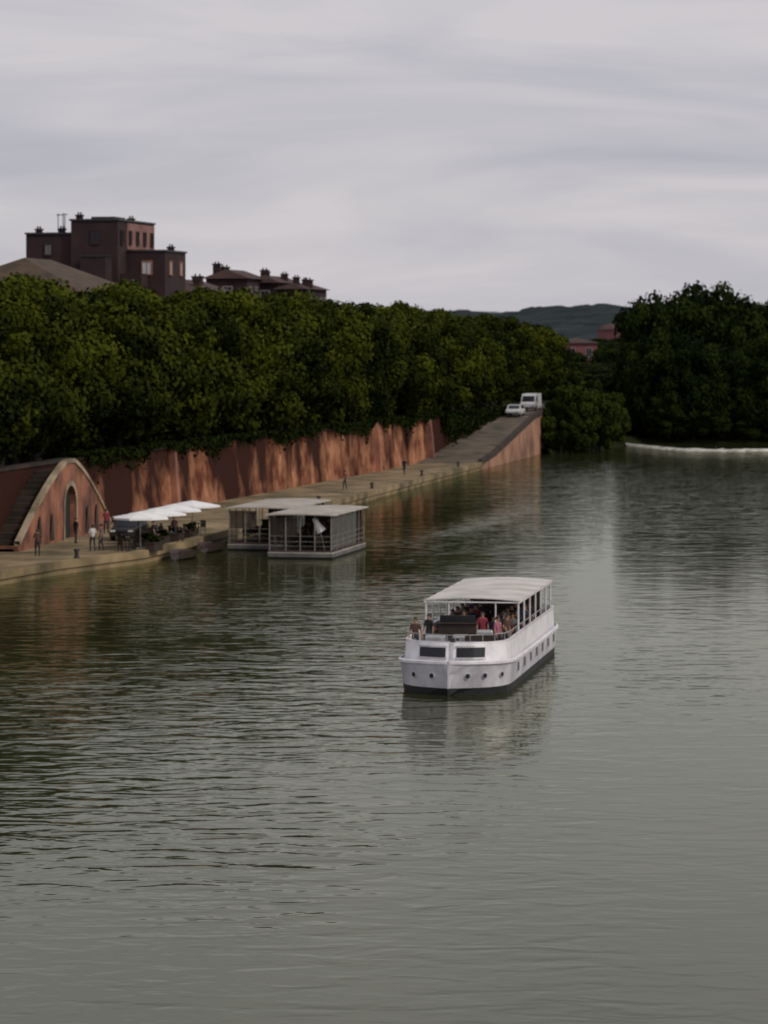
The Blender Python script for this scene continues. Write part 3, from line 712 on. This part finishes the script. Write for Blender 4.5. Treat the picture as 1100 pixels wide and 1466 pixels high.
b=MB(); b.box(-1.6,1.6,6.9,7.7,1.3,3.0); b.obj("aft_cabin",M_DARKWOOD,TB,bevel=.03)
for x0,x1,y0 in((-1.6,-.6,-8.2),(.2,1.4,-8.4)):
    b=MB(); b.box(x0,x1,y0,y0+.5,1.31,1.75); b.box(x0,x1,y0+.5,y0+.6,1.31,2.15); b.obj("bench",M_DARKWOOD,TB,bevel=.02)
for x0,x1,y0,y1,z1 in((-1.3,-.5,-9.0,-8.5,2.2),(.5,1.2,-6.9,-6.3,2.25),(-.4,.3,-7.6,-7.0,2.1)):
    b=MB(); b.box(x0,x1,y0,y1,1.3,z1,0,random.uniform(-.3,.3)); b.obj("deck_locker",M_METAL,TB,bevel=.08)
b=MB(); b.cyl((0,-10,2.01),(0,-10,2.2),.12,.1,10); b.cyl((-.25,-10,2.15),(.25,-10,2.15),.06,.06,10); b.obj("windlass",M_DARKMETAL,TB)
grp="passengers on the tour boat"
for r_ in range(7):
    for s in(-1,1):
        for q in(-.3,.3):
            if random.random()<.8:
                sh=random.choice([0,1,3,3,5,6,1,3,3]); y=-3.5+r_*1.55
                person("sit",toW(s*1.1+q,y+.22,1.27),BA+random.uniform(-.3,.3),sh,"seated passenger in a %s top on a boat bench"%SN[sh],grp)
for x,y,sh,rz in[(-1.75,-8.6,6,0),(.6,-5.4,0,.2),(1.5,-7.4,4,1.0),(-.3,-4.6,3,0),(1.5,-5.3,3,1.4),(-1.5,-6.6,3,-.6),(1.75,-6.2,6,1.2)]:
    person("stand",toW(x,y,1.3),BA+rz,sh,"standing passenger in a %s top on the boat deck"%SN[sh],grp,.92)

# ------------------------------------------------------------------ restaurant barges
M_CLR=mat("clear_side_panel",(0.05,0.036,0.032),None,1,0.2,alpha=0.6)
m_r1=mat("weathered_roof_sheet",(0.50,0.46,0.39),(0.30,0.27,0.23),0.8,0.7)
m_post=mat("weathered_post_paint",(0.30,0.27,0.24),(0.18,0.16,0.14),2,0.7)
m_bh=mat("barge_grey_hull",(0.16,0.15,0.14),(0.08,0.075,0.07),1.0,0.7)
def barge(loc,rz,wd,ln,label,roofm,hz=2.75):
    o=root("restaurant_barge",label,"boat",loc,rz,"covered barges moored at the quay")
    b=MB(); h=wd/2
    b.loft([[(-h+.2,.2,-.4),(h-.2,.2,-.4),(h-.2,ln-.2,-.4),(-h+.2,ln-.2,-.4)],[(-h,0,.1),(h,0,.1),(h,ln,.1),(-h,ln,.1)],[(-h,0,.34),(h,0,.34),(h,ln,.34),(-h,ln,.34)],[(-h,0,.42),(h,0,.42),(h,ln,.42),(-h,ln,.42)]],closed=True,mis=[1,2,0])
    b.ngon([(-h,0,.42),(h,0,.42),(h,ln,.42),(-h,ln,.42)],1); b.obj("hull",[m_r1,M_BOOT,m_bh],o)
    b=MB(); b.box(-h+.05,h-.05,.05,ln-.05,.43,.5); b.obj("deck",M_DECK,o)
    b=MB(); rg=[]
    for y in(-.2,ln+.2):
        t_=[(x,y,hz+.1+.08*(1-(x/(h+.2))**2)) for x in np.linspace(-h-.15,h+.15,9)]; rg.append(t_+[(x,y_,z-.08) for x,y_,z in reversed(t_)])
    b.loft(rg,closed=True); b.ngon(rg[0]); b.ngon(list(reversed(rg[1]))); b.obj("roof",roofm,o)
    ny=6
    for i in range(ny+1):
        y=.08+(ln-.16)*i/ny
        for s in(-1,1):
            b=MB(); b.box(s*(h-.1)-.03,s*(h-.1)+.03,y-.03,y+.03,.5,hz+.05); b.obj("post",m_post,o)
    for x in(-h*.45,0,h*.45):
        b=MB(); b.box(x-.03,x+.03,.03,.09,.5,hz); b.obj("post",m_post,o)
    b=MB()
    for z in(.8,1.1,1.45):
        for s in(-1,1): b.box(s*(h-.1)-.015,s*(h-.1)+.015,.1,ln-.1,z-.012,z+.012)
        b.box(-h+.1,h-.1,.06,.09,z-.012,z+.012)
    b.obj("railing",m_post,o)
    b=MB(); b.box(h-.12,h-.09,.15,ln*.75,.55,hz-.1); b.obj("side_panel",M_CLR,o)
    b=MB(); b.box(-h+.2,h-.2,ln-.5,ln-.4,.5,hz-.05); b.obj("end_panel",M_DARKWOOD,o)
    b=MB(); b.box(-h+.12,-h*.1,.11,.125,1.45,hz-.1); b.obj("front_panel",M_CLR,o)
    b=MB(); b.box(-h*.7,h*.3,ln*.62,ln*.62+.8,.5,1.6); b.box(-h*.75,h*.35,ln*.62-.05,ln*.62+.85,1.6,1.66); b.obj("bar_counter",M_DARKWOOD,o)
    for i in range(5):
        for s in(-1,1):
            y=1.3+i*(ln-2)/5; x=s*(h*.5)
            b=MB(); b.cyl((x,y,1.2),(x,y,1.25),.42,.42,12); b.cyl((x,y,.5),(x,y,1.2),.04,.04,6)
            for q in(-.75,.6): b.box(x-.2,x+.2,y+q-.02,y+q+.36,.93,.98); b.box(x-.2,x+.2,y+q+(.33 if q>0 else -.03),y+q+(.37 if q>0 else 0.01),.98,1.4); b.box(x-.18,x-.14,y+q,y+q+.04,.5,.93); b.box(x+.14,x+.18,y+q,y+q+.04,.5,.93)
            b.obj("table_set",M_DARKWOOD,o)
    return o
A=barge((-5.45,217.6,0),-R(11),4.3,11,"floating glazed restaurant barge with a pale flat roof",m_r1)
A2=barge((-8.4,226,0),-R(11),4.4,12,"covered barge with a long pale roof beside the quay",m_r1)
for i,(x,y) in enumerate([(-6.4,220),(-5,221.5),(-4.4,219.2),(-4,224),(-5.2,223.4),(-3.8,226)]):
    c=(2,6,5,0,3,3)[i]
    person("stand",(x,y,.5),i*1.3,c,"person in a %s top standing on the restaurant barge"%SN[c],"people on the quay",.97)
fp=root("folded_parasol","half-folded white parasol leaning on the barge front rail","parasol",(-3.95,218.0,.5))
b=MB(); b.cyl((.1,0,0),(-.35,0,2.1),.03,.03,6); b.obj("pole",M_METAL,fp)
b=MB(); b.cyl((-.12,0,1.25),(-.62,-.1,2.1),.34,.1,8); b.obj("canopy",M_PARASOL,fp)

# ------------------------------------------------------------------ parasols, tables, bollards, cars, people
def parasol(loc,rz):
    o=root("parasol","large white square parasol over a quayside terrace","parasol",loc,rz,"white parasols on the quay")
    b=MB(); b.cyl((0,0,0),(0,0,2.35),.04,.03,8); b.box(-.35,.35,-.35,.35,0,.12); b.obj("pole",M_METAL,o)
    b=MB(); n=8; rg=[]
    for rr,z in((.05,2.42),(.9,2.27),(1.9,2.08),(1.92,1.96)):
        rg.append([(rr*math.cos(2*math.pi*(i+.5)/n)*(1 if i%2 else .96),rr*math.sin(2*math.pi*(i+.5)/n)*(1 if i%2 else .96),z) for i in range(n)])
    b.loft(rg,closed=True); b.ngon(rg[0]); b.obj("canopy",M_PARASOL,o)
    return o
p0=parasol((-15.7,216,QZ),.1)
for x,y,r_ in[(-14.9,220.5,.3),(-14.1,225.5,.1),(-13.2,231,.5)]: copy_thing(p0,(x,y,QZ),r_)
t0=root("cafe_table","small dark round cafe table with two chairs under parasols","table",(-16,217,QZ),0,"cafe tables on the quay")
b=MB(); b.cyl((0,0,.72),(0,0,.76),.4,.4,14); b.cyl((0,0,0),(0,0,.72),.035,.035,6); b.cyl((0,0,0),(0,0,.03),.25,.25,10); b.obj("table_top",M_DARKMETAL,t0)
for s in(-1,1):
    b=MB(); b.box(-.2,.2,s*.7-.2,s*.7+.2,.43,.47); b.box(-.2,.2,s*.88-.02,s*.88+.02,.47,.9)
    for x in(-.18,.18):
        for y in(-.18,.18): b.box(x-.015,x+.015,s*.7+y-.015,s*.7+y+.015,0,.43)
    b.obj("chair",M_DARKWOOD,t0)
for x,y in[(-16.3,214.3),(-15.2,219),(-14.2,222),(-15.2,224.5),(-13.7,227),(-14.5,230),(-12.9,233),(-16,223),(-16.6,219.5),(-15.4,227.5)]: copy_thing(t0,(x,y,QZ),x)
b0=root("mooring_bollard","squat dark iron mooring bollard at the quay edge","bollard",(eX(206)-.5,206,QZ+.12),0,"mooring bollards along the quay")
b=MB(); b.cyl((0,0,0),(0,0,.42),.14,.11,10); b.cyl((0,0,.42),(0,0,.56),.2,.17,10); b.cyl((0,0,0),(0,0,.05),.22,.22,10); b.obj("post",M_DARKMETAL,b0)
for y in(248,274,299,326,349): copy_thing(b0,(eX(y)-.5,y,QZ+.12))
def planter(loc,rz,seed):
    o=root("planter","dark planter box with low green shrub at the terrace edge","planter",loc,rz,"planters round the terrace")
    b=MB(); b.box(-.3,.3,-.9,.9,0,.5); b.box(-.34,.34,-.94,.94,.5,.56); b.obj("box",M_DARKWOOD,o)
    me,_=crown_mesh("shrub",.45,.4,.8,700,seed,(.05,.1),12,M_LEAF_D); me.transform(Matrix.Diagonal((1,2,1,1))); s_=bpy.data.objects.new("shrub",me); COL.objects.link(s_); s_.parent=o
    return o
q0=planter((-14.7,214.6,QZ),-.25,5)
for y in(217.5,221,224.5,229): copy_thing(q0,(eX(y)-.95,y,QZ),-.15)

def car(loc,rz,paint,label,van=False,group=None):
    o=root("parked_van" if van else "parked_car",label,"van" if van else "car",loc,rz,group)
    Lh=2.15 if not van else 2.6; W=.87 if not van else 1.0
    if not van: prof=[(-2.15,.35),(-2.12,.72),(-1.2,.92),(-.55,1.38),(.9,1.43),(1.75,.98),(2.12,.9),(2.15,.35)]
    else: prof=[(-2.6,.35),(-2.58,.9),(-2.0,1.15),(-1.45,1.95),(-1.2,2.15),(2.5,2.2),(2.6,1.9),(2.6,.35)]
    b=MB(); rg=[]
    for s,k_ in((-1,.86),(-1,1),(1,1),(1,.86)):
        rg.append([(s*W*(1 if z<1.0 else (k_ if not van else .95))*(1 if k_==1 else .97),y,z) for y,z in prof])
    b.loft(rg); b.ngon(list(reversed(rg[0]))); b.ngon(rg[-1]); 
    b.obj("body",paint,o,bevel=.04)
    b=MB(); wt=1.33 if not van else 1.9; wb=.95 if not van else 1.2
    wy0,wy1=(-1.17,-.6) if not van else (-1.98,-1.5)
    b.add([(-W*.8,wy0-.03,wb),(W*.8,wy0-.03,wb),(W*.72,wy1-.03,wt),(-W*.72,wy1-.03,wt)],[(0,1,2,3)]); b.obj("windscreen",M_GLASS,o)
    for s in(-1,1):
        b=MB(); xx=s*(W*(.99 if not van else .965)+.015)
        b.add([(xx,-.95 if not van else -1.6,wb+.03),(xx,1.5 if not van else -.5,wb+.03),(xx*.95,.9 if not van else -.5,wt),(xx*.95,-.5 if not van else -1.3,wt)],[(0,1,2,3)]); b.obj("side_window",M_GLASS,o)
        for y in(-Lh*.64,Lh*.62):
            b=MB(); b.cyl((s*(W-.2),y,.32),(s*(W+.03),y,.32),.32,.32,16,0); b.cyl((s*(W+.02),y,.32),(s*(W+.045),y,.32),.19,.19,12,1); b.obj("wheel",[M_BLACKRUB,M_METAL],o)
        b=MB(); b.box(s*W*.7-.17,s*W*.7+.17,-Lh-.03,-Lh+.1,.62,.76); b.obj("headlight",M_LAMP,o,bevel=.02)
    b=MB(); b.box(-W*.95,W*.95,-Lh-.06,-Lh+.1,.33,.5); b.box(-W*.95,W*.95,Lh-.1,Lh+.06,.33,.5); b.obj("bumper",M_DARKMETAL,o,bevel=.03)
    return o
M_CARW=mat("white_car_paint",(0.72,0.72,0.74),None,1,.3); M_CARB=mat("black_car_paint",(0.02,0.02,0.025),None,1,.25)
g="cars parked on the quay"
car((-17.2,226.5,QZ),-R(10),M_CARB,"black car parked on the quay near the staircase",group=g)
car((15.9,406,rampZ(406)),-R(12),M_CARW,"white car at the top of the quay ramp",group=g)
car((18.7,427,4.9),-R(12),M_CARW,"white delivery van parked at the top of the ramp",True,g)
for i,(x,y,sh) in enumerate([(-23.6,203,4),(-24.3,205,2),(-20.4,222,3),(-21.6,209,6),(-3.5,300,6),(2,330,1),(-19.3,233,0),(-15,218.5,3),(-14,224,6),(-18.6,214,2),(-18.1,214.6,5)]):
    person("stand",(x,y,QZ),i*1.1,sh,"person in a %s top walking on the stone quay"%SN[sh],"people on the quay")
def dinghy(loc,rz):
    o=root("rowing_boat","small dark wooden boat tied up below the quay","boat",loc,rz,"small boats moored at the quay")
    b=MB(); rings=[]
    for t in np.linspace(0,1,9):
        y=-2.2+4.4*t; wv=.75*math.sin(math.pi*min(1,.12+t*.75))**.7
        rings.append([(-wv,y,.5+.15*(1-t)),(-wv*.8,y,.1),(0,y,-.12),(wv*.8,y,.1),(wv,y,.5+.15*(1-t)),(wv*.88,y,.48),(wv*.6,y,.14),(0,y,0),(-wv*.6,y,.14),(-wv*.88,y,.48)])
    b.loft(rings,closed=True); b.ngon(rings[0]); b.ngon(list(reversed(rings[-1]))); b.obj("hull",M_DARKWOOD,o)
    for y in(-.7,.7):
        b=MB(); b.box(-.62,.62,y-.12,y+.12,.33,.37); b.obj("thwart",M_DECK,o)
    return o
d0=dinghy((-13.0,218,0),-R(12)); copy_thing(d0,(-11.6,225.5,0),-R(10))
